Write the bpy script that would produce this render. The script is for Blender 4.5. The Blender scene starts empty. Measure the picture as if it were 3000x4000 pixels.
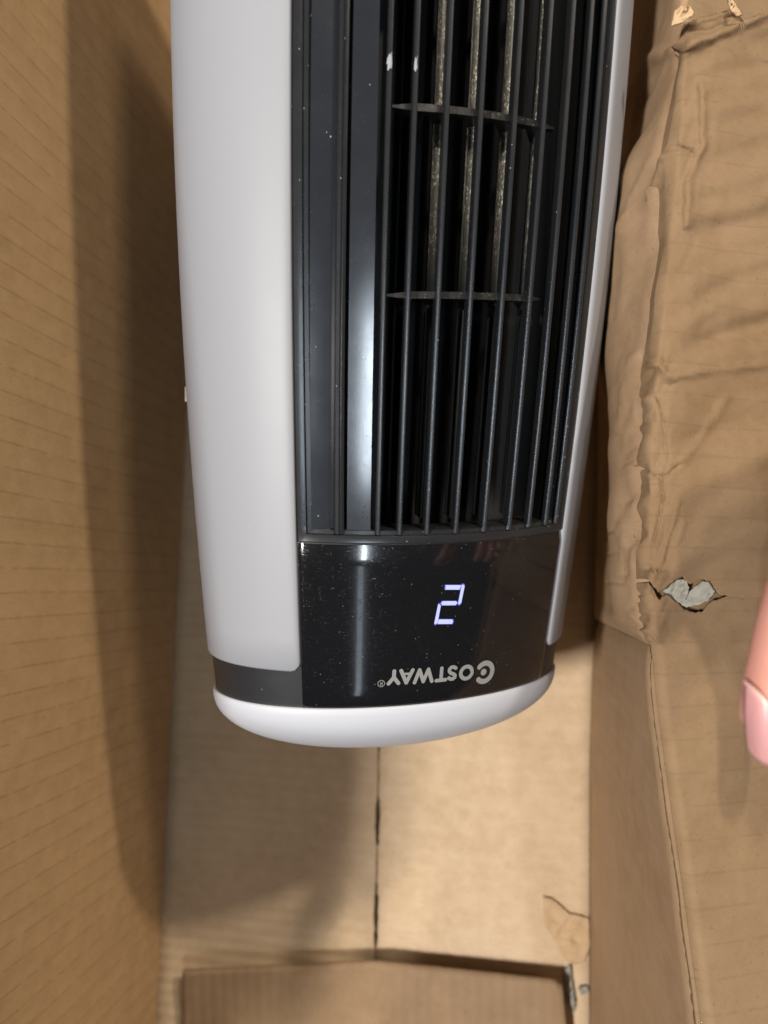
import bpy, bmesh, math, random
import numpy as np
from mathutils import Matrix, Vector, noise
random.seed(7)
S = bpy.context.scene
COL = S.collection

# ------------------------------------------------------------------ camera
R_WC = np.array([[0.98418332, 0.0, 0.177153], [0.01683551, 0.99547405, -0.09353059], [-0.17635121, 0.09503371, 0.97972896]])
CAM_H = 0.49
M_CAM = Matrix([list(R_WC[0]) + [0], list(R_WC[1]) + [0], list(R_WC[2]) + [CAM_H], [0, 0, 0, 1]])
cam_d = bpy.data.cameras.new('camera')
cam = bpy.data.objects.new('camera', cam_d); COL.objects.link(cam)
cam.matrix_world = M_CAM
cam_d.sensor_fit = 'VERTICAL'; cam_d.sensor_height = 34.6
cam_d.lens = 34.6 * 2777 / 4000
cam_d.clip_start = 0.005; cam_d.clip_end = 50
cam_d.dof.use_dof = True; cam_d.dof.focus_distance = 0.285; cam_d.dof.aperture_fstop = 6.0
S.camera = cam

# ------------------------------------------------------------------ light
w = bpy.data.worlds.new('World'); S.world = w; w.use_nodes = True
w.node_tree.nodes['Background'].inputs[0].default_value = (0.92, 0.95, 1.0, 1)
w.node_tree.nodes['Background'].inputs[1].default_value = 0.034
def area(name, pos, target, sx, sy, power, col, ydir=(0, 1, 0)):
    l = bpy.data.lights.new(name, 'AREA'); l.shape = 'RECTANGLE'; l.size = sx; l.size_y = sy; l.energy = power; l.color = col
    o = bpy.data.objects.new(name, l); COL.objects.link(o)
    z = (Vector(pos) - Vector(target)).normalized(); x = Vector(ydir).cross(z).normalized(); y = z.cross(x)
    o.matrix_world = Matrix.Translation(pos) @ Matrix((x, y, z)).transposed().to_4x4()
    return o
area('overhead_lamp', (-0.84, -0.35, 2.4), (0, 0, 0), 0.16, 0.30, 75, (1.0, 0.965, 0.92))
area('tube_lamp', (0.70, -0.45, 2.1), (0, 0, 0.2), 0.065, 0.60, 8, (0.78, 0.90, 1.0))
area('tube_lamp', (0.68, -1.62, 2.1), (0, 0, 0.2), 0.11, 1.0, 1.6, (0.78, 0.90, 1.0))
area('side_lamp', (1.32, 1.42, 1.80), (0, 0, 0.1), 0.07, 0.12, 32, (1.0, 0.90, 0.76))
area('high_side_lamp', (1.02, 1.75, 2.05), (0, 0, 0.1), 0.15, 0.18, 26, (1.0, 0.90, 0.76))
vs_ = S.view_settings
vs_.view_transform = 'Standard'; vs_.look = 'None'; vs_.exposure = 0; vs_.gamma = 1; vs_.use_curve_mapping = False
S.cycles.max_bounces = 8; S.cycles.diffuse_bounces = 2

# ------------------------------------------------------------------ helpers
def tag(o, label=None, cat=None, group=None, kind=None):
    if label: o['label'] = label
    if cat: o['category'] = cat
    if group: o['group'] = group
    if kind: o['kind'] = kind
    return o
def empty(name, parent=None, mat=None):
    o = bpy.data.objects.new(name, None); COL.objects.link(o); o.empty_display_size = .02
    if mat is not None: o.matrix_world = mat
    if parent: o.parent = parent
    return o
def mesh(name, verts, faces, mat, parent=None, smooth=True, mods=None):
    me = bpy.data.meshes.new(name); me.from_pydata([tuple(map(float, v)) for v in verts], [], faces); me.validate()
    bm = bmesh.new(); bm.from_mesh(me); bmesh.ops.recalc_face_normals(bm, faces=bm.faces); bm.to_mesh(me); bm.free()
    if smooth: me.polygons.foreach_set('use_smooth', [True] * len(me.polygons))
    me.materials.append(mat)
    o = bpy.data.objects.new(name, me); COL.objects.link(o)
    if parent: o.parent = parent
    return o
def smooth_by_angle(o, deg=35):
    bm = bmesh.new(); bm.from_mesh(o.data); a = math.radians(deg)
    for e in bm.edges:
        if len(e.link_faces) == 2 and e.calc_face_angle(0) > a: e.smooth = False
    bm.to_mesh(o.data); bm.free(); return o
def bevel(o, wd, seg=2):
    m = o.modifiers.new('bevel', 'BEVEL'); m.width = wd; m.segments = seg; m.limit_method = 'ANGLE'; m.angle_limit = math.radians(40); return o
class MB:
    def __init__(s): s.v = []; s.f = []
    def grid(s, P, cu=False, cv=False):
        nu, nv = len(P), len(P[0]); b = len(s.v)
        for r in P: s.v += [tuple(p) for p in r]
        for i in range(nu if cu else nu - 1):
            for j in range(nv if cv else nv - 1):
                i2, j2 = (i + 1) % nu, (j + 1) % nv
                s.f.append((b + i * nv + j, b + i2 * nv + j, b + i2 * nv + j2, b + i * nv + j2))
        return b
    def cap(s, idx): s.f.append(tuple(idx))
    def prism(s, poly, z0, z1):      # poly list of (x,y)
        b = len(s.v); n = len(poly)
        s.v += [(x, y, z0) for x, y in poly] + [(x, y, z1) for x, y in poly]
        s.f += [tuple(range(b, b + n)), tuple(range(b + n, b + 2 * n))] + [(b + i, b + (i + 1) % n, b + n + (i + 1) % n, b + n + i) for i in range(n)]
    def box(s, x0, x1, y0, y1, z0, z1): s.prism([(x0, y0), (x1, y0), (x1, y1), (x0, y1)], z0, z1)
    def build(s, name, mat, parent=None, smooth=True): return mesh(name, s.v, s.f, mat, parent, smooth)
def lerp(a, b, t): return a + (b - a) * t
def ip(x, pts):
    if x <= pts[0][0]: return pts[0][1]
    for (a, b), (c, d) in zip(pts, pts[1:]):
        if x <= c: return b + (d - b) * (x - a) / (c - a)
    return pts[-1][1]
def sstep(a, b, x):
    t = min(1, max(0, (x - a) / (b - a))); return t * t * (3 - 2 * t)

# ------------------------------------------------------------------ materials
class NT:
    def __init__(s, name):
        s.m = bpy.data.materials.new(name); s.m.use_nodes = True; s.t = s.m.node_tree; s.b = s.t.nodes['Principled BSDF']
    def n(s, typ, **kw):
        n = s.t.nodes.new(typ)
        for k, v in kw.items():
            if k in n.inputs.keys(): n.inputs[k].default_value = v
            else: setattr(n, k, v)
        return n
    def l(s, a, b): s.t.links.new(a, b)
    def math(s, op, a, b=None, c=None, clamp=False):
        n = s.t.nodes.new('ShaderNodeMath'); n.operation = op; n.use_clamp = clamp
        for i, x in enumerate((a, b, c)):
            if x is None: continue
            if isinstance(x, (int, float)): n.inputs[i].default_value = x
            else: s.l(x, n.inputs[i])
        return n.outputs[0]
    def mix(s, fac, a, b):
        n = s.t.nodes.new('ShaderNodeMix'); n.data_type = 'RGBA'
        for i, x in ((0, fac), (6, a), (7, b)):
            if isinstance(x, (int, float)): n.inputs[i].default_value = x
            elif isinstance(x, tuple): n.inputs[i].default_value = x
            else: s.l(x, n.inputs[i])
        return n.outputs[2]
    def ramp(s, fac, stops):
        n = s.t.nodes.new('ShaderNodeValToRGB'); e = n.color_ramp.elements
        while len(e) < len(stops): e.new(0.5)
        for el, (p, c) in zip(e, stops): el.position = p; el.color = c if isinstance(c, tuple) else (c, c, c, 1)
        s.l(fac, n.inputs[0]); return n.outputs[0]
    def coord(s, scale=(1, 1, 1), rot=(0, 0, 0)):
        tc = s.t.nodes.new('ShaderNodeTexCoord'); mp = s.t.nodes.new('ShaderNodeMapping')
        mp.inputs['Scale'].default_value = scale; mp.inputs['Rotation'].default_value = rot
        s.l(tc.outputs['Object'], mp.inputs[0]); return mp.outputs[0]
    def noise(s, vec, scale, detail=4, rough=.55):
        n = s.n('ShaderNodeTexNoise', Scale=scale, Detail=detail, Roughness=rough); s.l(vec, n.inputs['Vector']); return n.outputs[0]
    def bump(s, h, strength, dist, prev=None):
        n = s.n('ShaderNodeBump', Strength=strength, Distance=dist); s.l(h, n.inputs['Height'])
        if prev is not None: s.l(prev, n.inputs['Normal'])
        return n.outputs[0]

def kraft(name, flute='y', base=(0.50, 0.335, 0.19), dark=1.0, line=0.35, pitch=0.0078, bumpd=0.00022, grain='x'):
    """corrugated kraft board; flute = object axis across the flutes"""
    k = NT(name); c = k.coord()
    sep = k.n('ShaderNodeSeparateXYZ'); k.l(c, sep.inputs[0])
    ax = sep.outputs['xyz'.index(flute)]
    wob = k.noise(c, 9, 2)
    ph = k.math('ADD', k.math('MULTIPLY', ax, 2 * math.pi / pitch), k.math('MULTIPLY', wob, 1.2))
    sn = k.math('SINE', ph)
    big = k.noise(c, 14, 3, .6)
    gs = {'x': (0.6, 1.5, 1.5), 'y': (1.5, 0.6, 1.5), 'z': (1.5, 1.5, 0.6)}[grain]
    fib = k.noise(k.coord(gs), 420, 4, .65)
    fine = k.noise(c, 1500, 3, .7)
    blot = k.noise(c, 90, 4, .6)
    b = Vector(base) * dark
    col = k.mix(k.ramp(big, [(.3, 0.0), (.72, 1.0)]), (b.x * .90, b.y * .88, b.z * .84, 1), (b.x * 1.07, b.y * 1.07, b.z * 1.10, 1))
    col = k.mix(k.math('MULTIPLY', k.ramp(fib, [(.40, 1.0), (.60, 0.0)]), .16), col, (b.x * .72, b.y * .66, b.z * .58, 1))
    col = k.mix(k.math('MULTIPLY', k.ramp(blot, [(.40, 0.0), (.66, 1.0)]), .55), col, (b.x * 1.12, b.y * 1.14, b.z * 1.2, 1))
    flk = k.math('MULTIPLY', k.ramp(k.noise(c, 620, 3, .6), [(.64, 0.0), (.70, 1.0)]), .45)
    col = k.mix(flk, col, (b.x * .55, b.y * .50, b.z * .45, 1))
    # glue-line pressed marks, broken up
    thin = k.ramp(sn, [(.93, 0.0), (.995, 1.0)]) if False else k.math('GREATER_THAN', sn, 0.965)
    brk = k.ramp(k.noise(c, 160, 3), [(.36, 0.0), (.52, 1.0)])
    col = k.mix(k.math('MULTIPLY', k.math('MULTIPLY', thin, brk), line), col, (b.x * .45, b.y * .40, b.z * .36, 1))
    k.l(col, k.b.inputs['Base Color'])
    k.b.inputs['Roughness'].default_value = .82; k.b.inputs['Specular IOR Level'].default_value = .22
    h = k.math('ADD', k.math('MULTIPLY', sn, .5), k.math('MULTIPLY', big, 3.0))
    nb = k.bump(h, .55, bumpd)
    nb = k.bump(k.math('ADD', fib, fine), .6, .00022, nb)
    k.l(nb, k.b.inputs['Normal'])
    return k.m

def plastic(name, col, rough, spec=.5, dust=0.0, dust_scale=900, scratch=0.0, coat=0.0, metallic=0.0, dustcol=(.35, .36, .36, 1), rvar=.06):
    k = NT(name); c = k.coord(); k.b.inputs['Base Color'].default_value = (*col, 1)
    k.b.inputs['Specular IOR Level'].default_value = spec; k.b.inputs['Metallic'].default_value = metallic
    k.b.inputs['Coat Weight'].default_value = coat; k.b.inputs['Coat Roughness'].default_value = .04
    n1 = k.noise(c, 60, 4)
    r = k.math('ADD', k.math('MULTIPLY', n1, rvar * 2), rough - rvar)
    if scratch > 0:
        s1 = k.noise(k.coord((1.5, 6, 1.5), (0, 0, .45)), 260, 3, .7)
        s2 = k.noise(k.coord((5, 1.2, 1.5), (0, 0, 1.1)), 300, 3, .7)
        sc = k.math('MAXIMUM', k.ramp(s1, [(.62, 0.0), (.70, 1.0)]), k.ramp(s2, [(.64, 0.0), (.70, 1.0)]))
        r = k.math('ADD', r, k.math('MULTIPLY', sc, scratch))
        k.l(k.bump(sc, .25, .00003), k.b.inputs['Normal'])
    if dust > 0:
        v = k.n('ShaderNodeTexVoronoi', Scale=dust_scale); k.l(k.coord((1, .8, 1)), v.inputs['Vector'])
        spot = k.math('LESS_THAN', v.outputs['Distance'], .17)
        sel = k.math('GREATER_THAN', k.math('ADD', k.n('ShaderNodeSeparateColor').outputs[0], 0), 2)
        sc_ = k.n('ShaderNodeSeparateColor'); k.l(v.outputs['Color'], sc_.inputs[0])
        m = k.math('MULTIPLY', spot, k.math('LESS_THAN', sc_.outputs[0], dust))
        clump = k.ramp(k.noise(c, 55, 4, .65), [(.45, 0.0), (.65, 1.0)])
        film = k.math('MULTIPLY', k.ramp(k.noise(c, 700, 5, .8), [(.52, 0.0), (.75, 1.0)]), k.math('MULTIPLY', clump, .30))
        m = k.math('MAXIMUM', k.math('MULTIPLY', m, .75), k.math('MULTIPLY', film, min(1, .04 + dust * 3)))
        k.l(k.mix(m, (*col, 1), dustcol), k.b.inputs['Base Color'])
        r = k.math('ADD', r, k.math('MULTIPLY', m, .5))
    k.l(r, k.b.inputs['Roughness'])
    return k.m

M = {}
M['kraft_floor'] = kraft('kraft_floor', 'y', (0.56, 0.415, 0.265), line=.05, bumpd=.0005, grain='x')
M['kraft_left'] = kraft('kraft_left', 'y', (0.47, 0.300, 0.150), line=.34, pitch=.0122, grain='z')
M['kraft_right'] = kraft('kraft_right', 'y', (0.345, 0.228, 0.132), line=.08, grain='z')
M['kraft_flap_shaded'] = kraft('kraft_flap_shaded', 'y', (0.225, 0.146, 0.079), line=.14, pitch=.0122, bumpd=.0004, grain='x')  # base darkened: shade on the flap is put into its colour
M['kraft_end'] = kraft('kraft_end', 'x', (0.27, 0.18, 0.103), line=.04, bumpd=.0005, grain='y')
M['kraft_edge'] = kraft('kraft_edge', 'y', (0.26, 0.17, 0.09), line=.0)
M['kraft_tape'] = kraft('kraft_tape', 'y', (0.50, 0.345, 0.20), line=.0, bumpd=.0003, grain='y')
M['gray_paper'] = kraft('gray_paper', 'y', (0.27, 0.255, 0.21), line=.0, bumpd=.0003)
M['white'] = plastic('white_plastic', (.285, .290, .312), .46, .30, rvar=.03, dust=.012, dust_scale=420, dustcol=(.30, .28, .25, 1))
M['cap'] = plastic('pearl_plastic', (.47, .48, .52), .42, .4, rvar=.03)
M['black'] = plastic('black_plastic', (.014, .015, .017), .26, .55, dust=.02, dust_scale=900)
M['black_side'] = plastic('satin_black_plastic', (.014, .0145, .017), .42, .5, dust=.03, dust_scale=700)
M['strip'] = plastic('brushed_black_plastic', (.018, .020, .025), .17, .8, dust=.02, dust_scale=650)
M['gloss'] = plastic('gloss_black_plastic', (.006, .006, .007), .13, .5, dust=.02, dust_scale=1300, scratch=.30, coat=.3)
M['dark'] = plastic('inner_black_plastic', (.003, .003, .0035), .55, .2)
M['print'] = plastic('gray_print', (.21, .215, .205), .45, .3)
M['tab'] = plastic('beige_plastic', (.55, .52, .45), .5, .3)
M['scuff'] = plastic('pale_scuff', (.30, .30, .31), .7, .3)
def led():
    k = NT('led_white'); e = k.b.inputs
    c = k.coord(); n = k.noise(c, 2500, 2)
    e['Base Color'].default_value = (.03, .03, .05, 1); e['Emission Color'].default_value = (.58, .62, 1, 1)
    k.l(k.math('ADD', k.math('MULTIPLY', n, .6), .78), e['Emission Strength']); return k.m
M['led'] = led()
def led_glow_blue():  # emissive colour for the painted bleed around the digit
    k = NT('led_glow_blue'); e = k.b.inputs; e['Base Color'].default_value = (.02, .02, .05, 1)
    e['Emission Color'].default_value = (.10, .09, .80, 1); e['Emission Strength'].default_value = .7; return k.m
M['led_glow_blue'] = led_glow_blue()
def louver_mat():
    k = NT('dusty_louver'); c = k.coord(); base = (.020, .021, .022, 1)
    sep = k.n('ShaderNodeSeparateXYZ'); k.l(c, sep.inputs[0]); y = sep.outputs[1]
    v = k.n('ShaderNodeTexVoronoi', Scale=900); k.l(k.coord((1, .55, 1)), v.inputs['Vector'])
    v2 = k.n('ShaderNodeTexVoronoi', Scale=1400); k.l(k.coord((1, .5, 1)), v2.inputs['Vector'])
    sp = k.math('MAXIMUM', k.math('LESS_THAN', v.outputs['Distance'], .34), k.math('LESS_THAN', v2.outputs['Distance'], .30))
    n = k.ramp(k.noise(k.coord((1, .4, 1)), 260, 5, .7), [(.40, 0.0), (.60, 1.0)])
    grad = k.math('SUBTRACT', k.math('MULTIPLY', y, 28.0), 6.6, clamp=True)
    k.math('ADD', 0, 0)
    m = k.math('MULTIPLY', k.math('MULTIPLY', sp, n), grad)
    film = k.math('MULTIPLY', k.math('MULTIPLY', k.noise(c, 500, 5, .8), grad), .30)
    m = k.math('MAXIMUM', m, film)
    k.l(k.mix(m, base, (.52, .49, .40, 1)), k.b.inputs['Base Color'])
    k.l(k.math('ADD', k.math('MULTIPLY', m, .6), .28), k.b.inputs['Roughness'])
    k.l(k.bump(m, .4, .0002), k.b.inputs['Normal'])
    return k.m
M['louver'] = louver_mat()
M['bardust'] = plastic('dusty_crossbar', (.020, .019, .018), .35, .4, dust=.3, dust_scale=1500, dustcol=(.5, .46, .38, 1))

# ------------------------------------------------------------------ the tower fan
A0, A1, A2, BR, ROLL = 0.078, 0.12754, -0.16388, 0.63925, 0.39312
VG, VP, VR, SG, SR = 0.13127, 0.07809, 0.06057, 0.05902, 0.09191
VTOP = 0.58
def af(v):
    v = min(v, .389); return A0 + A1 * v + A2 * v * v
def P3(v, th, off=0.0):
    a = af(v); b = BR * a; c, s = math.cos(th), math.sin(th)
    nx, nh = c / a, s / b; l = math.hypot(nx, nh)
    return (a * c + nx / l * off, v, b * s + nh / l * off)
def PF(v, lx, dep=0.0):
    a = af(v); return P3(v, math.acos(max(-1, min(1, lx / a))), -dep)
GR = 0.668                                   # half width of the opening as a share of a
TH_R, TH_L = math.acos(GR), math.pi - math.acos(GR)
ROT, TILT = 0.03288, 0.11781
M_FAN = M_CAM @ Matrix.Translation((0.00236, -0.13805, -0.35435)) @ Matrix.Rotation(-ROT, 4, 'Z') @ Matrix.Rotation(TILT, 4, 'X') @ Matrix.Rotation(ROLL, 4, 'Y')
fan = empty('tower_fan', mat=M_FAN)
tag(fan, 'white and black tower fan with a lit digit 2 lying in the cardboard box', 'fan')

def hs(th, v): return BR * af(v) * math.sin(th)
def ringv(th): return VR + SR * hs(th, .06)
def gv(lx, h): return VG + .0043 - .04 * h + .016 * (lx + .06)
def grillv(th): return gv(af(.13) * math.cos(th), hs(th, .13))
def panv(th): return VP + SG * hs(th, .08)

# core shell: full band low down, open at the front above it
mb = MB(); NTH = 160
ths = [2 * math.pi * i / NTH for i in range(NTH)]
mb.grid([[P3(lerp(ringv(t), grillv(t), u), t, -.0004) for u in np.linspace(0, 1, 10)] for t in ths], cu=True)
back = np.linspace(TH_L, TH_R + 2 * math.pi, 110)
mb.grid([[P3(lerp(grillv(t), VTOP, u), t, -.0004) for u in np.linspace(0, 1, 26)] for t in back])
mb.build('body_shell', M['black_side'], fan)
# control window
mb = MB()
fr = np.linspace(TH_R, TH_L, 90)
us = np.linspace(0, 1, 16)
def cw_off(i, j, n, m): return .0006 if 0 < i < n - 1 and 0 < j < m - 1 else -.0003
mb.grid([[P3(lerp(ringv(t) + .0003, grillv(t) - .0006, u), t, cw_off(i, j, 90, 16)) for j, u in enumerate(us)] for i, t in enumerate(fr)])
mb.build('control_window', M['gloss'], fan)
# side panels
def side_panel(t0, t1, sgn):
    mb = MB(); r = .0042; n = 90
    a_ = af(.1)
    T = [0, .0009 / abs(t1 - t0) / a_ * 0.6, .0025 / abs(t1 - t0) / a_]
    T = T + list(np.linspace(T[-1], 1, n))[1:]
    rows = []
    for k, s in enumerate(T):
        t = lerp(t0, t1, s); arc = s * abs(t1 - t0) * a_ * .9
        lift = r - math.sqrt(max(0, r * r - max(0, r - arc) ** 2)) if arc < r else 0
        o = (0.0, .0009, .0013)[k] if k < 3 else .0013
        v0 = panv(t) + lift
        row = [P3(v0 - .0000, t, -.0005), P3(v0, t, min(o, .0006)), P3(v0 + .0008, t, o)]
        row += [P3(lerp(v0 + .0008, VTOP, u), t, o) for u in np.linspace(0, 1, 40)[1:]]
        rows.append(row)
    rows.insert(0, [P3(lerp(panv(t0) + r, VTOP, u) , t0, -.0006) for u in ([0, 0, .001] + list(np.linspace(0, 1, 40)[1:]))])
    mb.grid(rows)
    o = mb.build('side_panel', M['white'], fan); return o
side_panel(TH_L + .004, math.radians(262), 1)
side_panel(TH_R - .004, math.radians(-82), -1)
# end cap (the rounded top of the fan)
mb = MB(); rows = []
CL = .029; EX = 2.3
for k in range(26):
    ph = k / 25 * math.pi / 2; c, s = math.cos(ph), math.sin(ph)
    sc = max(.0, c) ** (2 / EX); dv = CL * s ** (2 / EX)
    rows.append([(lambda p: (p[0] * sc, ringv(t) - dv + (1 - sc) * (VR - ringv(t)), p[2] * sc))(P3(ringv(t), t, .0009)) for t in ths])
rows.insert(0, [P3(ringv(t) + .0006, t, .0006) for t in ths]); rows.insert(0, [P3(ringv(t) + .0007, t, -.0006) for t in ths])
mb.grid(rows, cv=True)
mb.build('end_cap', M['cap'], fan)
# far end closing disc
mb = MB(); mb.grid([[P3(VTOP, t, -.0004) for t in ths], [(0, VTOP, 0) for t in ths]], cv=True); mb.build('base_plate', M['black_side'], fan)

def vbase(lx): a = af(.13); return gv(lx, BR * a * math.sqrt(1 - min(.999, (lx / a) ** 2)))
# grille frame: moulding around the opening
def gl(v): return GR * af(v)
prof = [(0, -.0002), (.0003, .0002), (.0016, .0004), (.0030, .0009), (.0034, .0018), (.0048, .0021), (.0052, .0030), (.0056, .0060), (.0056, .016)]
def frame_path(d, dep):
    pts = []
    for v in np.linspace(VTOP, VG + .02, 40): pts.append(PF(v, -gl(v) + d, dep))
    def vb(lx): return vbase(lx)
    g = gl(.14)
    for k in range(4): v = lerp(VG + .02, vb(-g) + d, (k + 1) / 4); pts.append(PF(v, -gl(v) + d, dep))
    for k in range(1, 60):
        lx = lerp(-g + d, g - d, k / 60); pts.append(PF(vb(lx) + d, lx, dep))
    for k in range(4): v = lerp(vb(g) + d, VG + .02, k / 4); pts.append(PF(v, gl(v) - d, dep))
    for v in np.linspace(VG + .02, VTOP, 40): pts.append(PF(v, gl(v) - d, dep))
    return pts
mb = MB(); mb.grid([frame_path(d * 1.0, e) for d, e in prof])
grille = smooth_by_angle(mb.build('grille', M['black'], fan), 30)
# slats: a thin fin swept along the fan
def sweep(name, rf, sec, mat, parent, v0, v1, n=26, ang=None, side=0):
    mb = MB(); rows = []
    for v in np.linspace(v0, v1, n):
        lx = rf(v) * gl(v); a = af(v); b = BR * a
        th = math.acos(lx / a); nx, nh = math.cos(th) / a, math.sin(th) / b; l = math.hypot(nx, nh); nx /= l; nh /= l
        cx, ch = a * math.cos(th), b * math.sin(th)
        if ang is not None: dx, dh = ang
        else: dx, dh = -nx, -nh
        tx, tz = -dh, dx
        rows.append([(cx + tx * s + dx * d, v, ch + tz * s + dh * d) for s, d in sec])
    mb.grid(rows, cv=True)
    mb.cap(range(len(sec))); mb.cap(range(len(sec) * (n - 1), len(sec) * n))
    return smooth_by_angle(mb.build(name, mat, parent), 32)
def fin(w, d, top=0.0003):
    h = w / 2
    return [(-h, top + .0005), (-h * .7, top + .0001), (0, top), (h * .7, top + .0001), (h, top + .0005), (h * .8, top + d), (-h * .8, top + d)]
SL_B = [-.530, -.393, -.213, -.010, .205, .415, .600, .780, .905]
SL_T = [-.530, -.393, -.216, -.015, .205, .410, .585, .750, .880]
V_B, V_T = .136, .33
slat_dir = (math.sin(.31), -math.cos(.31))
for rb, rt in zip(SL_B, SL_T):
    rf = lambda v, rb=rb, rt=rt: lerp(rb, rt, (v - V_B) / (V_T - V_B))
    sweep('slat', rf, fin(.0020, .0085), M['black'], grille, vbase(rb * gl(.14)) + .0035, VTOP, ang=slat_dir)
# double edge slat between the two flat strips, and its step
sweep('slat', lambda v: lerp(-.765, -.762, (v - V_B) / (V_T - V_B)), [(-.0018, .0012), (-.0012, .0004), (0, .0004), (.0006, .0010), (.0012, .0006), (.0020, .0009), (.0022, .008), (-.0020, .008)], M['black'], grille, vbase(-.04) + .0035, VTOP)
# flat strips
def strip(r0b, r1b, r0t, r1t, dep0, dep1, nm):
    mb = MB(); rows = []
    for v in np.linspace(vbase(-.04) + .0045, VTOP, 30):
        k = (v - V_B) / (V_T - V_B); g = gl(v)
        p = PF(v, lerp(r0b, r0t, k) * g, dep0); q = PF(v, lerp(r1b, r1t, k) * g, dep1)
        row = [(p[0], v, p[2] - .010)] + [(lerp(p[0], q[0], u), v, lerp(p[2], q[2], u) + .00004 * math.sin(u * math.pi)) for u in np.linspace(0, 1, 8)] + [(q[0], v, q[2] - .010)]
        rows.append(row)
    mb.grid(rows); b = rows[0]
    mb.cap(range(len(rows[0])))
    return smooth_by_angle(mb.build(nm, M['strip'], grille), 30)
strip(-.925, -.79, -.915, -.79, .0020, .0044, 'flat_slat')
strip(-.715, -.570, -.715, -.585, .0028, .0028, 'flat_slat')
# crossbars with gussets reaching back to the louvers
VDIR = (math.sin(ROLL), -math.cos(ROLL))
LV = [-.400, -.220, .000, .215, .445]
def crossbar(vb, name='crossbar'):
    n = 121; r0, r1 = -.50, .575
    top = []; bot = []
    rows = []
    for i in range(n):
        r = lerp(r0, r1, i / (n - 1)); lx = r * gl(vb); e = min(1, min(i, n - 1 - i) / 14)
        dd = .0022 + .0022 * e
        for L in LV:
            dd += max(0, 1 - abs(r - L) / .085) * .0125
        x, _, z = PF(vb, lx, .0052)
        v = vb + .075 * (lx + .03)
        t = .0004 + .0009 * e
        rows.append([(x, v + t, z), (x, v - t, z), (x + VDIR[0] * dd, v - t * .8, z + VDIR[1] * dd), (x + VDIR[0] * dd, v + t * .8, z + VDIR[1] * dd)])
    mb = MB(); mb.grid(rows, cv=True); mb.cap(range(4)); mb.cap(range(4 * (n - 1), 4 * n))
    return smooth_by_angle(mb.build(name, M['bardust'], fan), 30)
crossbar(.2280); crossbar(.2940); crossbar(.3600); crossbar(.4250)
for i, L in enumerate(LV):
    wd = .0011
    ta = ROLL + (.02, -.10, -.09, -.06, -.03)[i]; tw = (math.sin(ta), -math.cos(ta))
    for v0, v1, h in ((.2295, VTOP, (.0005, .0021, .0025, .0026, .0024)[i]), (.142, .2265, (.0004, .0005, .0011, .0007, .0019)[i])):
        sweep('louver', lambda v, L=L: L, [(-h, .0150), (-h * .4, .0146), (h * .4, .0150), (h, .0160), (h * .9, .0175), (.0006, .0200), (.0005, .030), (-.0005, .030), (-.0006, .0200), (-h * .9, .0165)], M['louver'], fan, v0, v1, n=12, ang=tw)
# dark inside of the duct
mb = MB(); rows = []
for v in np.linspace(VG + .004, VTOP, 20):
    g = gl(v) - .0058; rows.append([PF(v, -g, .008)] + [PF(v, lerp(-g, g, u) * .97, .034) for u in np.linspace(0, 1, 20)] + [PF(v, g, .008)])
mb.grid(rows); mb.cap(range(22))
mb.build('air_duct', M['dark'], fan)
# side button tab
mb = MB(); t = math.radians(186); p = P3(.190, t, 0)
mb.box(p[0] - .0016, p[0] + .001, p[1] - .0032, p[1] + .0032, p[2] - .004, p[2] + .0005)
bevel(mb.build('side_tab', M['tab'], fan, False), .0003)

# pale scuffs on two slats
for rr, vv, wd_, hh_, sd_ in ((-.532, .3060, .0009, .0026, 3), (-.397, .3058, .0006, .0022, 7)):
    mb = MB(); ring = []
    for t in np.linspace(0, 2 * math.pi, 25)[:-1]:
        q_ = 1 + 1.1 * noise.noise(Vector((math.cos(t) * 3, math.sin(t) * 3, sd_)))
        ring.append(PF(vv + hh_ * q_ * math.sin(t), rr * gl(vv) + wd_ * q_ * math.cos(t), -.00006 if abs(math.cos(t)) < .5 else .0001))
    mb.v = ring + [PF(vv, rr * gl(vv), -.0001)]; mb.f = [(24, i, (i + 1) % 24) for i in range(24)]
    mb.build('scuff', M['scuff'], grille)

# marks on the control window ---------------------------------------------
def surf(lx, v, off=.00075): return PF(v, lx, -off)
def flat_on(name, polys, mat, off=.00075, parent=fan):
    mb = MB()
    for k, poly in enumerate(polys):
        # subdivide by fan from centroid is enough at this size
        cx = sum(p[0] for p in poly) / len(poly); cy = sum(p[1] for p in poly) / len(poly); b = len(mb.v); o = off + k * 4e-6
        mb.v.append(surf(cx, cy, o)); mb.v += [surf(x, y, o) for x, y in poly]
        n = len(poly); mb.f += [(b, b + 1 + i, b + 1 + (i + 1) % n) for i in range(n)]
    return mb.build(name, mat, parent, False)
mm = .001
segs = [[(-3.95, 116.75), (3.1, 116.35), (2.5, 114.5), (-3.9, 114.85)],
        [(3.35, 116.5), (4.3, 116.45), (4.75, 115.8), (3.75, 108.9), (2.9, 108.1), (2.3, 108.7)],
        [(-5.4, 109.3), (-4.7, 110.1), (1.3, 109.75), (1.95, 108.9), (1.1, 108.05), (-4.9, 108.4)],
        [(-6.65, 108.9), (-6.0, 108.9), (-5.45, 108.2), (-6.3, 101.2), (-7.2, 100.5), (-7.75, 101.0)],
        [(-5.9, 102.55), (.2, 102.1), (.55, 101.2), (.2, 100.2), (-6.3, 100.6)]]
def grow(poly, k):
    cx_ = sum(p[0] for p in poly) / len(poly); cy_ = sum(p[1] for p in poly) / len(poly)
    return [(x + k * (x - cx_) / max(1e-9, math.hypot(x - cx_, y - cy_)), y + k * (y - cy_) / max(1e-9, math.hypot(x - cx_, y - cy_))) for x, y in poly]
flat_on('digit_glow', [[(x * mm, y * mm) for x, y in grow(s, .5)] for s in segs], M['led_glow_blue'], .00070)  # blue glow around the lit segments, painted as emission
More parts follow.
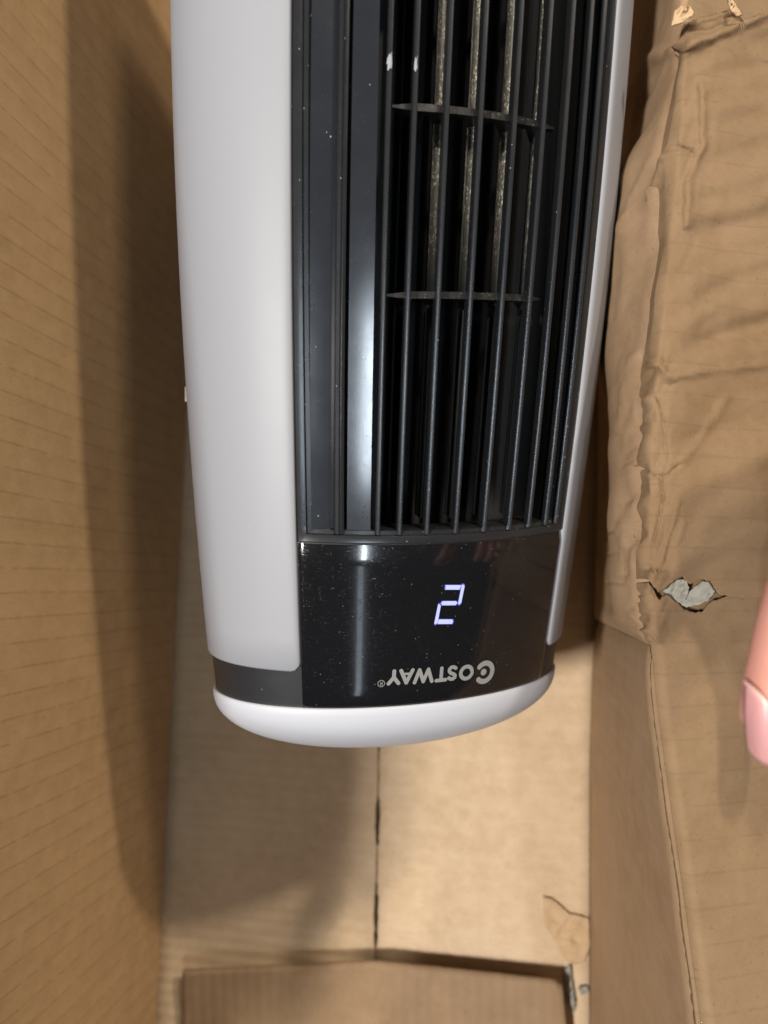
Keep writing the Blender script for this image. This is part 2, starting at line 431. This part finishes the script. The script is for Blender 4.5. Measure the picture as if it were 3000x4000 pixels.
flat_on('digit_segments', [[(x * mm, y * mm) for x, y in s] for s in segs], M['led'])

def stroke_polys(pts, r, closed=False):
    """rounded strokes as convex polygons"""
    out = []
    def disc(c, rad=r): return [(c[0] + rad * math.cos(t), c[1] + rad * math.sin(t)) for t in np.linspace(0, 2 * math.pi, 19)[:-1]]
    seg = list(zip(pts, pts[1:])) + ([(pts[-1], pts[0])] if closed else [])
    for a, b in seg:
        dx, dy = b[0] - a[0], b[1] - a[1]; l = math.hypot(dx, dy); nx, ny = -dy / l * r, dx / l * r
        out.append([(a[0] + nx, a[1] + ny), (b[0] + nx, b[1] + ny), (b[0] - nx, b[1] - ny), (a[0] - nx, a[1] - ny)])
    out += [disc(p) for p in pts]
    return out
def ring_polys(c, rx, ry, w, t0=0, t1=2 * math.pi, n=28):
    out = []
    ts = np.linspace(t0, t1, n + 1)
    for a, b in zip(ts, ts[1:]):
        out.append([(c[0] + (rx + s) * math.cos(t), c[1] + (ry + s) * math.sin(t)) for t, s in ((a, w), (b, w), (b, -w), (a, -w))])
    return out
# letters in text space (x right, y up, mm), placed turned by 180 degrees
def place(polys, lx, v, sl): return [[((lx - x) * mm, (v - y - sl * x) * mm) for x, y in p] for p in polys]
R_ = .78
L = {}
L['S'] = stroke_polys([(3.9, 5.5), (3.0, 6.1), (1.9, 6.1), (1.1, 5.5), (1.1, 4.7), (1.8, 4.0), (3.2, 3.4), (3.9, 2.6), (3.9, 1.7), (3.1, .9), (1.9, .9), (1.0, 1.5)], R_)
L['T'] = stroke_polys([(.8, 6.1), (5.0, 6.1)], R_) + stroke_polys([(2.9, 6.1), (2.9, .9)], R_)
L['W'] = stroke_polys([(.6, 6.2), (2.4, .9), (4.3, 6.0), (6.2, .9), (8.0, 6.2)], R_)
L['A'] = stroke_polys([(.6, .8), (3.0, 6.1), (5.4, .8)], R_) + stroke_polys([(1.5, 2.3), (4.5, 2.3)], .5)
L['Y'] = stroke_polys([(.7, 6.2), (2.7, 3.6), (4.7, 6.2)], R_) + stroke_polys([(2.7, 3.6), (2.7, .9)], R_)
pol = []
pol += [[(x * mm, y * mm) for x, y in p] for p in ring_polys((18.2, 77.0), 4.1, 4.1, 1.15, math.pi + .75, 3 * math.pi - .75, 30)]
for sgn in (-1, 1):
    tt = math.pi + sgn * .75; c = (18.2 + 4.1 * math.cos(tt), 77.0 + 4.1 * math.sin(tt))
    pol.append([((c[0] + 1.15 * math.cos(t)) * mm, (c[1] + 1.15 * math.sin(t)) * mm) for t in np.linspace(0, 6.28, 19)[:-1]])
pol.append([((17.6 + 1.5 * math.cos(t)) * mm, (77.2 + 1.5 * math.sin(t)) * mm) for t in np.linspace(0, 6.28, 19)[:-1]])
pol += [[(x * mm, y * mm) for x, y in p] for p in ring_polys((8.8, 78.25), 2.75, 2.65, .85)]
for ch, lx in (('S', 4.4), ('T', -.2), ('W', -6.6), ('A', -15.1), ('Y', -20.6)):
    pol += place(L[ch], lx, 82.4 - (4.4 - lx) * -.012, 0)
pol += [[(x * mm, y * mm) for x, y in p] for p in ring_polys((-28.2, 76.7), 1.35, 1.35, .13, n=20)]
pol += place(stroke_polys([(0, 0), (0, 1.4), (.6, 1.4), (.8, 1.05), (.6, .75), (0, .7)], .11) + stroke_polys([(.4, .7), (.85, 0)], .11), -27.8, 77.4, 0)
flat_on('brand_lettering', pol, M['print'])

# ------------------------------------------------------------------ the cardboard box
def pix(px, py, z):
    r = R_WC @ np.array([(px - 1500) / 2777, -(py - 2000) / 2777, -1.0]); return r * ((z - CAM_H) / r[2]) + np.array([0, 0, CAM_H])
box = empty('cardboard_box', mat=Matrix.Translation((-.095, .08, 0)))
tag(box, 'open brown corrugated cardboard box holding the fan, its right flap torn and creased', 'box')
IB = Matrix.Translation((.095, -.08, 0))
def child(o):
    o.parent = box; o.matrix_parent_inverse = IB; return o
def nz(x, y, s, seed=0): return noise.noise(Vector((x * s, y * s, seed)))
TC = .0045
# bottom flaps meeting at the seam
def seam(y, sd): return -.0895 + .0006 * nz(y, sd, 160, sd) + .0004 * nz(y, 1, 600, sd)
def hole(y):
    return max(0, 1 - abs(y + .163) / .016) ** .5 * .0011 + max(0, 1 - abs(y + .224) / .021) ** .5 * .0010 + .0004
ys = np.linspace(-.34, .60, 580)
for side in (-1, 1):
    mb = MB(); rows = []
    for y in ys:
        xs = seam(y, 2 if side < 0 else 5) + side * (hole(y) + (.0012 * abs(nz(y, side, 700)) if hole(y) > .0006 else 0))
        xo = (-.2445 + .0 * y) if side < 0 else ip(y, [(-.34, .047), (-.28, .049), (-.12, .0509), (-.02, .055), (.07, .058), (.5, .068), (.6, .07)]) + .002
        lift = .0012 * math.sin(y * 30) * 0
        row = [(xs, y, -TC), (xs, y, -.0004)]
        for u in np.linspace(0, 1, 14): row.append((lerp(xs + side * .0004, xo, u), y, .0006 * nz(lerp(xs, xo, u), y, 12, 3) + (.0006 if side > 0 else 0)))
        rows.append(row + [(xo, y, -TC)])
    mb.grid(rows)
    child(mb.build('bottom_flap', M['kraft_floor']))
mb = MB(); mb.box(-.25, .078, -.345, .605, -.0125, -.0075); child(mb.build('outer_bottom_flap', M['kraft_end'], None, False))
# left wall
mb = MB(); rows = []
for y in np.linspace(-.345, .605, 100):
    rows.append([(-.2435 - .0015 * nz(y, z, 9, 4) * sstep(0, .05, z) - (.004 if y > 9 else 0) + .0035 * sstep(-.4, .3, y) * 1.0, y, z) for z in np.linspace(-.002, .232, 40)] + [(-.2485, y, .234), (-.2490, y, -.006)])
mb.grid(rows); mb.cap(range(len(rows[0]))); child(mb.build('side_wall', M['kraft_left']))
# left top flap, folded outwards (outside the picture)
mb = MB(); mb.prism([(-.2445, .2345), (-.249, .2345), (-.33, .17), (-.3275, .166)], -.345, .605)
mb.v = [(x, y, z) for (x, z, y) in mb.v]; child(bevel(mb.build('top_flap', M['kraft_left'], None, False), .001))
# end walls
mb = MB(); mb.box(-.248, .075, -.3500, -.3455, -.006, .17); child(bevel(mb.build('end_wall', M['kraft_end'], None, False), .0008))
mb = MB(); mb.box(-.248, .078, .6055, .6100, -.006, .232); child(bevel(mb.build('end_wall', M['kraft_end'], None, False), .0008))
# inner end flap lying over the bottom
ZE = .019
def efx(py_l): pass
c_tl = pix(712, 3795, ZE); c_tm = pix(1480, 3765, ZE + .001); c_tr = pix(2196, 3838, ZE); c_br = pix(2240, 4000, ZE)
def ef_top(x):
    e = .0004 * nz(x, 0, 300, 8)
    return ip(x, [(c_tl[0], c_tl[1]), (c_tm[0], c_tm[1]), (c_tr[0], c_tr[1])]) + e
mb = MB(); rows = []
x0b, x1b = c_tl[0] - .004, c_br[0] + .004
for i, u in enumerate(np.linspace(0, 1, 60)):
    row = []
    for j, t in enumerate(np.linspace(0, 1, 24)):
        xt = lerp(c_tl[0], c_tr[0], u); yt = ef_top(xt)
        if u > .985: yt -= .003
        x = lerp(xt, lerp(x0b, x1b, u), t); y = lerp(yt, -.345, t)
        row.append((x, y, lerp(ZE, .004, t) + .0005 * nz(x, y, 30, 6)))
    rows.append([(row[0][0], row[0][1], row[0][2] - .0038)] + row + [(row[-1][0], row[-1][1], row[-1][2] - .0035)])
rows.insert(0, [(p[0] - .0001, p[1], p[2] - .0038) for p in rows[0]]); rows.append([(p[0] + .0001, p[1], p[2] - .0038) for p in rows[-1]])
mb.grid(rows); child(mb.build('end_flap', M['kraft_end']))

# right wall, ridge and torn top flap -- heights above the floor, metres
RIDGE = [(-500, 2715, .200), (100, 2682, .200), (600, 2640, .202), (800, 2622, .202), (1200, 2582, .202), (1450, 2556, .202), (1850, 2542, .200), (2300, 2534, .200), (2500, 2545, .200), (2700, 2562, .2), (3000, 2602, .2), (3500, 2674, .2), (4000, 2742, .2), (4600, 2822, .2), (6700, 3120, .2)]
def ridge(py):
    if py < -100: return ridge(-100) + np.array([.00001, .000104, 0]) * (-100 - py)
    a = [(p[0], p[1]) for p in RIDGE]; b = [(p[0], p[2]) for p in RIDGE]; return pix(ip(py, a), py, ip(py, b))
# crease lines: polyline in (px, py) of the flap sheet, height mm, half width px
CR = [
 ([(2640,560),(2615,640),(2570,760),(2560,800)], 1.6, 16), ([(2740,330),(2745,560),(2690,700),(2685,880)], 2.2, 22),
 ([(2560,640),(2500,760),(2455,900)], 1.2, 20), ([(2700,160),(2560,230),(2460,420),(2415,620)], 2.0, 22),
 ([(2680,80),(2560,330),(2470,520)], -2.0, 18), ([(2640,560),(2700,600)], -2.0, 14),
 ([(2500,1380),(2460,1520),(2435,1680)], 1.6, 12), ([(2545,1400),(2520,1600),(2470,1760)], -1.4, 10), ([(2560,1560),(2592,1650),(2600,1800)], -1.4, 9),
 ([(2545,1560),(2543,1900),(2530,2080),(2515,2200)], 1.8, 12), ([(2545,1620),(2500,1700),(2470,1750)], 1.2, 8),
 ([(2545,1850),(2500,1830),(2470,1800)], -1.6, 10), ([(2545,1860),(2600,1860),(2655,1815)], -1.8, 11),
 ([(2490,1860),(2465,1990),(2475,2080),(2450,2250)], -1.3, 8), ([(2440,1990),(2430,2080),(2450,2180)], 1.1, 8),
 ([(2585,1880),(2590,1960),(2560,2080),(2545,2180),(2530,2260)], -1.8, 9),
 ([(2645,1960),(2625,2060),(2600,2120),(2585,2190)], 1.5, 11), ([(2670,2030),(2665,2080),(2640,2130)], 1.0, 9),
 ([(2530,2260),(2500,2330),(2475,2390)], -1.5, 8), ([(2545,2270),(2520,2350),(2510,2400)], 1.1, 8),
 ([(2590,1400),(2560,1440),(2545,1480)], -1.6, 9), ([(2560,1420),(2600,1470),(2680,1460),(3000,1425)], 1.6, 26),
 ([(2560,1420),(2640,1480)], 1.4, 10), ([(2655,1810),(2720,1740),(2780,1640),(2840,1560)], 1.5, 24),
 ([(2470,2390),(2540,2440),(2545,2510)], 1.0, 10), ([(2480,2450),(2535,2470),(2570,2495)], 1.3, 8),
 ([(2560,780),(2600,660),(2640,590)], 1.0, 12), ([(2370,2110),(2420,2060),(2470,1930)], -1.0, 9),
 ([(2690,178),(2800,132),(3000,55),(3200,-20)], 3.2, 30), ([(2700,128),(2780,118),(2850,95)], -2.4, 22), ([(2690,95),(2850,48)], 1.6, 14), ([(2820,60),(2870,75),(2905,85)], -1.8, 12),
 ([(2330,2205),(2380,2170),(2430,2160)], -.8, 6), ([(2330,2275),(2440,2278)], -.8, 6),
]
def seg_d(px, py, a, b):
    dx, dy = b[0] - a[0], b[1] - a[1]; t = ((px - a[0]) * dx + (py - a[1]) * dy) / (dx * dx + dy * dy + 1e-9); t = min(1, max(0, t))
    return math.hypot(px - a[0] - t * dx, py - a[1] - t * dy)
def crease(px, py):
    h = 0.0
    if px < 2300 or px > 3050 or py < -50 or py > 2600: return 0.0
    wx = px + 9 * nz(px, py, .02, 1); wy = py + 9 * nz(px, py, .02, 7)
    for pts, hh, wd in CR:
        d = min(seg_d(wx, wy, a, b) for a, b in zip(pts, pts[1:]))
        if d < wd * 3: h += hh * .00100 * max(0, 1 - d / (wd * 1.2)) ** 1.5
    return h
def hsh(i, j, k):
    x = math.sin(i * 127.1 + j * 311.7 + k * 74.7) * 43758.5453; return (x - math.floor(x)) * 2 - 1
def facet(px, py, sx, sy, k):
    """crumpled paper: flat triangles with sharp creases between them"""
    u = px / sx + .35 * py / sy + .25 * nz(px, py, .010, k + 3); v = py / sy + .25 * nz(px, py, .010, k + 9); i, j = math.floor(u), math.floor(v); fu, fv = u - i, v - j
    if fu + fv < 1: return hsh(i, j, k) * (1 - fu - fv) + hsh(i + 1, j, k) * fu + hsh(i, j + 1, k) * fv
    return hsh(i + 1, j + 1, k) * (fu + fv - 1) + hsh(i, j + 1, k) * (1 - fu) + hsh(i + 1, j, k) * (1 - fv)
def crumple(px, py):
    a = sstep(1250, 1420, py) * (1 - sstep(2420, 2500, py)); b = (1 - sstep(1250, 1420, py))
    e = sstep(2425, 2450, px)
    r = a * (facet(px, py, 46, 130, 2) * .0014 + facet(px, py, 20, 60, 5) * .0006) * (1 - sstep(2590, 2660, px))
    r += a * facet(px, py, 110, 150, 4) * .0009 * sstep(2560, 2640, px) * (1 - sstep(2750, 2900, px))
    r += b * (facet(px, py, 60, 210, 6) * .0010 + facet(px, py, 28, 90, 7) * .0004) * (1 - sstep(2760, 2860, px))
    return r * e
BANDS = [(330, -1.5, 110), (640, -1.6, 70), (930, -1.5, 60), (1160, -1.0, 60), (1340, -1.8, 50), (1560, -1.0, 60), (1700, -.9, 60), (2120, .9, 100), (2250, -1.6, 70)]
def bands(px, py):
    h = 0; yy = py + (px - 2700) * .28
    h += (.00042 * math.sin(yy / 118 * 2 * math.pi + 5 * nz(px, py, .003, 31)) + .0010 * facet(px, py, 210, 120, 8)) * (1 if py < 2500 else .3)
    for c, a, wd in BANDS: h += a * .0019 * math.exp(-((yy - c) / wd) ** 2)
    return h * sstep(2590, 2760, px)
SLOPE = .55
def flap_pt(px, py, r, lay=0.0):
    """point on the flap sheet right of the ridge"""
    slope = SLOPE
    if py < 2230: lay *= sstep(0, .012, pix(px, py, r[2])[0] - r[0])
    z0 = r[2]
    p = pix(px, py, z0); x = p[0] - r[0]
    z = z0 - max(0, x) * slope + lay
    crum = .0022 * nz(px, py, .0045, 11)
    z += crumple(px, py)
    z += crum * (1 if py < 2500 else .35) + crease(px, py) + bands(px, py)
    return pix(px, py, z)
def wall_pt(u, py, r):
    """u 0 at the floor corner .. 1 at the ridge"""
    z = lerp(-.003, r[2], u); y = r[1]
    xb = ip(y, [(-.34, .047), (-.28, .049), (-.12, .0509), (-.02, .055), (.07, .058), (.5, .066)])
    x = lerp(xb, r[0], u)
    bulge = ip(py, [(-200, .001), (250, .004), (500, .020), (900, .018), (1400, .010), (1900, .0085), (2300, .0075), (2440, .005), (2500, -.001), (2700, -.001), (4200, 0)])
    kk = ip(py, [(1100, 1.6), (1400, 3.0), (2400, 3.6), (2520, 1.6)]); x -= bulge * math.sin(u ** kk * math.pi) ** 1.2
    # projected position for the creases
    d = np.array([x, y, z - CAM_H]); c = R_WC.T @ d; px = 1500 - 2777 * c[0] / c[2]; pyy = 2000 + 2777 * c[1] / c[2]
    x -= crease(px, pyy) * 1.3 * sstep(.15, .5, u)
    if py < 2500 and px > 2300: x -= sstep(.25, .7, u) * crumple(px, pyy) * 1.1
    amp = 1.0 if py < 2450 else .25
    x -= amp * (.0014 * nz(y * 8, z * 3, 6, 3) + .0006 * nz(y * 14, z * 4, 6, 5)) * sstep(0, .15, u)
    # dent running across the wall below the crumple
    dd = seg_d(px, pyy, (2340, 2410), (2540, 2500)); below = pyy - (2410 + (px - 2340) * .45)
    if below > 0: x += .004 * math.exp(-below / 60) * sstep(0, 16, below)
    return (x, y, z)
rows = []
PYS = list(np.arange(-3200, 6600, 11.0))
NU, NF = 46, 84
for py in PYS:
    r = ridge(py); row = []
    for i in range(NU):
        u = (i / (NU - 1)) ** .8 * .985; q_ = wall_pt(u, py, r); row.append((q_[0] + .0022 * sstep(.95, .985, u), q_[1], q_[2] - .003 * sstep(.955, .985, u)))
    rows.append(row)
mb = MB(); mb.grid(rows)
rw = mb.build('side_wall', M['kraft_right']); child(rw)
m = rw.modifiers.new('thick', 'SOLIDIFY'); m.thickness = .004; m.offset = 0
bpy.context.view_layer.update()

# base flap sheet (visible below the tear and above the torn top edge)
def flap_sheet(name, mat, y0f, y1f, lay, x_in, step=11.0, x_out=3420, nf=NF, rnd=True, u0f=lambda py: .95, th=.0022):
    rows = []
    cols = np.linspace(0, 1, nf)
    ymin, ymax = y0f, y1f
    n = 0
    ny = 300
    for k in range(ny):
        s = k / (ny - 1); row = []; py_l = lerp(y0f(0.0) if callable(y0f) else y0f, y1f(0.0) if callable(y1f) else y1f, s); r_l = ridge(py_l)
        u0 = u0f(py_l)
        for u in np.linspace(u0, .985, 18):
            q = wall_pt(u, py_l, r_l); row.append((q[0] - .0003 - .0006 * sstep(u0, .985, u), q[1], q[2]))
        for i, c in enumerate(cols):
            pxr = None
            a = y0f(c) if callable(y0f) else y0f; b = y1f(c) if callable(y1f) else y1f
            py = lerp(a, b, s); r = ridge(py)
            rd = R_WC.T @ (r - np.array([0, 0, CAM_H])); rx = 1500 - 2777 * rd[0] / rd[2]
            px = lerp(rx + 2 - x_in, x_out, c ** 1.25)
            p = flap_pt(px, py, r, lay)
            dxr = p[0] - r[0]
            fr = lerp(.0022, .005, sstep(2440, 2560, py))
            if rnd and dxr < fr:             # rounded over the fold
                t = max(0, fr - dxr) / fr; p = (p[0], p[1], p[2] - fr * .85 * t * t)
            row.append(p)
        rows.append(row)
    mb = MB(); mb.grid(rows); o = mb.build(name, mat); child(o)
    m = o.modifiers.new('thick', 'SOLIDIFY'); m.thickness = th; m.offset = 0
    return o
def cx(px, py=2300): return (max(0, px - 2534) / (3420 - 2534)) ** (1 / 1.25)
TEAR = [(2534, 2262), (2548, 2290), (2570, 2312), (2590, 2300), (2625, 2270), (2665, 2255), (2690, 2290), (2720, 2270), (2750, 2262), (2775, 2300), (2800, 2318), (2850, 2332), (2920, 2338), (3420, 2310)]
LIP = [(2534, 2275), (2548, 2300), (2568, 2345), (2600, 2318), (2630, 2345), (2665, 2380), (2690, 2392), (2740, 2388), (2770, 2350), (2800, 2345), (2850, 2322), (2890, 2310), (2940, 2305), (3420, 2270)]
def tear_y(pts, amp, sd): return lambda c: ip(2534 + (3420 - 2534) * c ** 1.25, pts) + amp * nz(c * 100, sd, .9, sd)
flap_sheet('top_flap', M['kraft_flap_shaded'], tear_y(LIP, 10, 3), 4650, 0.0, 0, u0f=lambda py: ip(py, [(2280, .70), (2400, .74), (2470, .80), (2510, .95)]) + .03 * nz(py, 4, .03, 5), th=.0008)
flap_sheet('torn_liner', M['kraft_flap_shaded'], -60 if False else (lambda c: ip(2682 + 738 * c ** 1.25, [(2682, 90), (2844, 42), (2880, 30), (2905, 78), (3000, 48), (3420, -60)]) + 9 * nz(c * 90, 3, .9, 2)), tear_y(TEAR, 11, 6), .0028, 0, u0f=lambda py: ip(py, [(-200, .93), (1330, .93), (1450, .80), (1700, .62), (1790, .55), (1850, .62), (2000, .66), (2300, .70)]) + .035 * nz(py, 1, .03, 5) * (1 if py > 1400 else 0), th=.0008)
# sheet underneath (inner liner, seen through the tear and past the top edge)
mb = MB(); rows = []
for py in np.linspace(-1500, 2500, 160):
    r = ridge(py); rows.append([pix(px, py, r[2] - .006 - SLOPE * max(0, pix(px, py, r[2])[0] - r[0]) + .0012 * nz(px, py, .01, 4)) for px in np.linspace(ip(py, [(p[0], p[1]) for p in RIDGE]) + 5, 3420, 50)])
mb.grid(rows); o = child(mb.build('inner_liner', M['kraft_flap_shaded'])); m = o.modifiers.new('thick', 'SOLIDIFY'); m.thickness = .002
# torn grey pulp inside the tear
def scrap_n(a, b, sd): return 3.5 * nz(a, b, .2, sd) + 2.5 * nz(a, b, 1.1, sd + 1)
def scrap(name, outline, z, mat, amp=.0016, sd=1, thick=.0007):
    if z > .1:
        q_ = pix(sum(p[0] for p in outline) / len(outline), sum(p[1] for p in outline) / len(outline), z); rr_ = ridge(sum(p[1] for p in outline) / len(outline)); z -= SLOPE * max(0, q_[0] - rr_[0]) * .92
    cx_ = sum(p[0] for p in outline) / len(outline); cy_ = sum(p[1] for p in outline) / len(outline)
    dense = []
    for a, b in zip(outline, outline[1:] + outline[:1]):
        for t in np.linspace(0, 1, 8)[:-1]: dense.append((lerp(a[0], b[0], t) + scrap_n(a[0] + t * 60, b[1], sd), lerp(a[1], b[1], t) + scrap_n(a[1] + t * 60, b[0], sd + 3)))
    rows = []
    for t in np.linspace(0, 1, 14):
        rows.append([pix(lerp(cx_, x, t), lerp(cy_, y, t), z + amp * .6 * nz(lerp(cx_, x, t) * .5, lerp(cy_, y, t) * 1.3, .03, sd) * math.sin(math.pi * (.15 + .85 * t)) + .0009 * facet(lerp(cx_, x, t), lerp(cy_, y, t), 15, 22, sd)) for x, y in dense])
    mb = MB(); mb.grid(rows, cv=True); o = child(mb.build(name, mat)); m = o.modifiers.new('thick', 'SOLIDIFY'); m.thickness = thick; return o
scrap('torn_pulp', [(2590, 2310), (2640, 2268), (2680, 2262), (2692, 2300), (2680, 2345), (2645, 2352)], .1990, M['gray_paper'], sd=3)
scrap('torn_pulp', [(2650, 2358), (2700, 2305), (2745, 2270), (2770, 2275), (2790, 2312), (2765, 2345), (2735, 2362), (2680, 2372)], .2005, M['gray_paper'], sd=6)
scrap('torn_paper', [(2622, 100), (2634, 45), (2662, 20), (2676, 34), (2692, 20), (2712, 48), (2700, 62), (2672, 84)], .2075, M['kraft_tape'], sd=21)
scrap('torn_paper', [(2838, -10), (2862, -2), (2880, 28), (2900, 58), (2880, 62), (2856, 40)], .2070, M['kraft_tape'], sd=23)
# torn patch at the floor corner
scrap('torn_liner', [(2122, 3500), (2160, 3512), (2225, 3570), (2300, 3585), (2305, 3700), (2285, 3760), (2220, 3770), (2175, 3690), (2128, 3610)], .0026, M['kraft_tape'], amp=.0032, sd=9)
scrap('torn_pulp', [(2205, 3790), (2225, 3765), (2235, 3830), (2250, 3935), (2240, 3960), (2215, 3880)], .0030, M['gray_paper'], sd=12)
scrap('torn_pulp', [(2262, 3860), (2295, 3850), (2298, 3875), (2270, 3890)], .0035, M['gray_paper'], sd=15)

# ------------------------------------------------------------------ the photographer: hand on the flap, added limb for shade on the left
def skin_mat():
    k = NT('skin'); c = k.coord()
    n = k.noise(c, 60, 3); f = k.noise(c, 900, 4, .7)
    k.l(k.mix(n, (.62, .27, .20, 1), (.74, .37, .30, 1)), k.b.inputs['Base Color'])
    k.b.inputs['Roughness'].default_value = .5; k.b.inputs['Subsurface Weight'].default_value = .25
    k.b.inputs['Subsurface Radius'].default_value = (.008, .003, .0015); k.b.inputs['Subsurface Scale'].default_value = .6
    k.l(k.bump(f, .3, .0002), k.b.inputs['Normal']); return k.m
M['skin'] = skin_mat()
def nail_mat():
    k = NT('nail'); e = k.b.inputs; e['Base Color'].default_value = (.72, .34, .33, 1); e['Roughness'].default_value = .35
    e['Subsurface Weight'].default_value = .15; return k.m
M['nail'] = nail_mat()
M['nail_tip'] = plastic('nail_tip', (.72, .44, .38), .35, .5)
def skin_body(name, chains, root, parent):
    me = bpy.data.meshes.new(name); V = []; E = []; Rr = []; idx = {}
    for ch in chains:
        prev = None
        for p in ch:
            key = tuple(round(c, 5) for c in p[:3])
            if key not in idx: idx[key] = len(V); V.append(p[:3]); Rr.append(p[3])
            if prev is not None: E.append((prev, idx[key]))
            prev = idx[key]
    me.from_pydata(V, E, []); o = bpy.data.objects.new(name, me); COL.objects.link(o)
    if not me.skin_vertices:
        bm = bmesh.new(); bm.from_mesh(me); bm.verts.layers.skin.verify(); bm.to_mesh(me); bm.free()
    for i, sv in enumerate(me.skin_vertices[0].data):
        rr = Rr[i]; sv.radius = rr if isinstance(rr, tuple) else (rr, rr); sv.use_root = (i == root)
    m = o.modifiers.new('skin', 'SKIN'); m.use_smooth_shade = True
    m = o.modifiers.new('sub', 'SUBSURF'); m.levels = m.render_levels = 3
    me.materials.append(M['skin']); o.parent = parent; return o
person = empty('person')
tag(person, 'pink fingertip of a person reaching in over the torn flap at the right edge', 'person')
def P(px, py, d):
    c = np.array([(px - 1500) / 2777 * d, -(py - 2000) / 2777 * d, -d]); r = R_WC @ c + np.array([0, 0, CAM_H]); return tuple(float(x) for x in r)
def ch(*pts): return [(*P(a, b, d), r) for a, b, d, r in pts]
D0f = .2495
palm = (3900, 1410, 0.2191, 0.0280)
h = skin_body('hand', [
    ch((8000, -1290, 0.2706, 0.0402), (6200, -190, 0.2182, 0.0335), (4700, 810, 0.2322, 0.0280), (4300, 1110, 0.2235, 0.0251), palm),
    ch(palm, (3560, 1410, 0.2130, 0.0196), (3330, 1750, 0.2060, 0.0116), (3210, 2100, 0.2008, 0.0108), (3090, 2440, 0.1999, 0.0095), (3052, 2600, 0.1999, 0.0093), (3030, 2760, 0.1999, 0.0103), (3012, 2900, 0.2004, 0.0089)),
    ch(palm, (3700, 1860, 0.2191, 0.0159), (3620, 2210, 0.2235, 0.0088), (3560, 2530, 0.2235, 0.0079), (3520, 2730, 0.2235, 0.0072), (3500, 2850, 0.2235, 0.0056)),
    ch(palm, (3920, 1910, 0.2235, 0.0159), (3900, 2260, 0.2287, 0.0088), (3860, 2590, 0.2305, 0.0079), (3820, 2810, 0.2305, 0.0072), (3800, 2920, 0.2305, 0.0056)),
    ch(palm, (4130, 1860, 0.2279, 0.0150), (4150, 2190, 0.2340, 0.0086), (4130, 2490, 0.2357, 0.0076), (4100, 2690, 0.2357, 0.0071), (4080, 2790, 0.2357, 0.0056)),
    ch(palm, (4340, 1760, 0.2322, 0.0140), (4400, 2030, 0.2392, 0.0076), (4400, 2260, 0.2409, 0.0069), (4390, 2430, 0.2409, 0.0064), (4380, 2520, 0.2409, 0.0047)),
], 2, person)
# nail: a curved plate on the lower end of the fingertip, its pale rim along the upper edge
def nail_pt(u, v, lift=0.0):
    x = 3035 + 128 * u * (1 - .25 * v * v) - 20 * v; y = lerp(2672 + 120 * (u + 1) ** 1.2, 2992 - 60 * u * u, v)
    d = .2000 - .0088 - lift + .0068 * abs(u) ** 2.2 + .0044 * max(0, v) ** 2.5
    return P(x, y, d)
rows = [[nail_pt(u, v) for v in np.linspace(0, 1, 15)] for u in np.linspace(-1, 1, 17)]
mb = MB(); mb.grid(rows); nl = mb.build('nail', M['nail'], h); m = nl.modifiers.new('t', 'SOLIDIFY'); m.thickness = .0003; m.offset = 0
mb = MB(); mb.grid([[nail_pt(u, v, .0000 + .0002 * math.sin(math.pi * (v + .06) / .16)) for v in np.linspace(-.06, .10, 6)] for u in np.linspace(-1, 1, 17)]); mb.build('nail_rim', M['nail_tip'], nl)
# unseen arm added over the left side to shade the floor and left wall
skin_body('shade_arm', [[(-.50, .90, .95, .15), (-.42, .48, .72, .13), (-.370, .08, .62, .108), (-.358, -.17, .60, .094), (-.350, -.28, .60, .080), (-.45, -.33, .63, .055), (-.58, -.30, .70, .045), (-.66, -.28, .74, .034)]], 2, person)

# ------------------------------------------------------------------ ground under the box
mb = MB(); mb.grid([[(x, y, -.0135) for x in np.linspace(-3, 3, 5)] for y in np.linspace(-3, 3, 5)])
g = mb.build('floor', plastic('floor_concrete', (.25, .24, .22), .8, .3), None, False); tag(g, kind='structure')
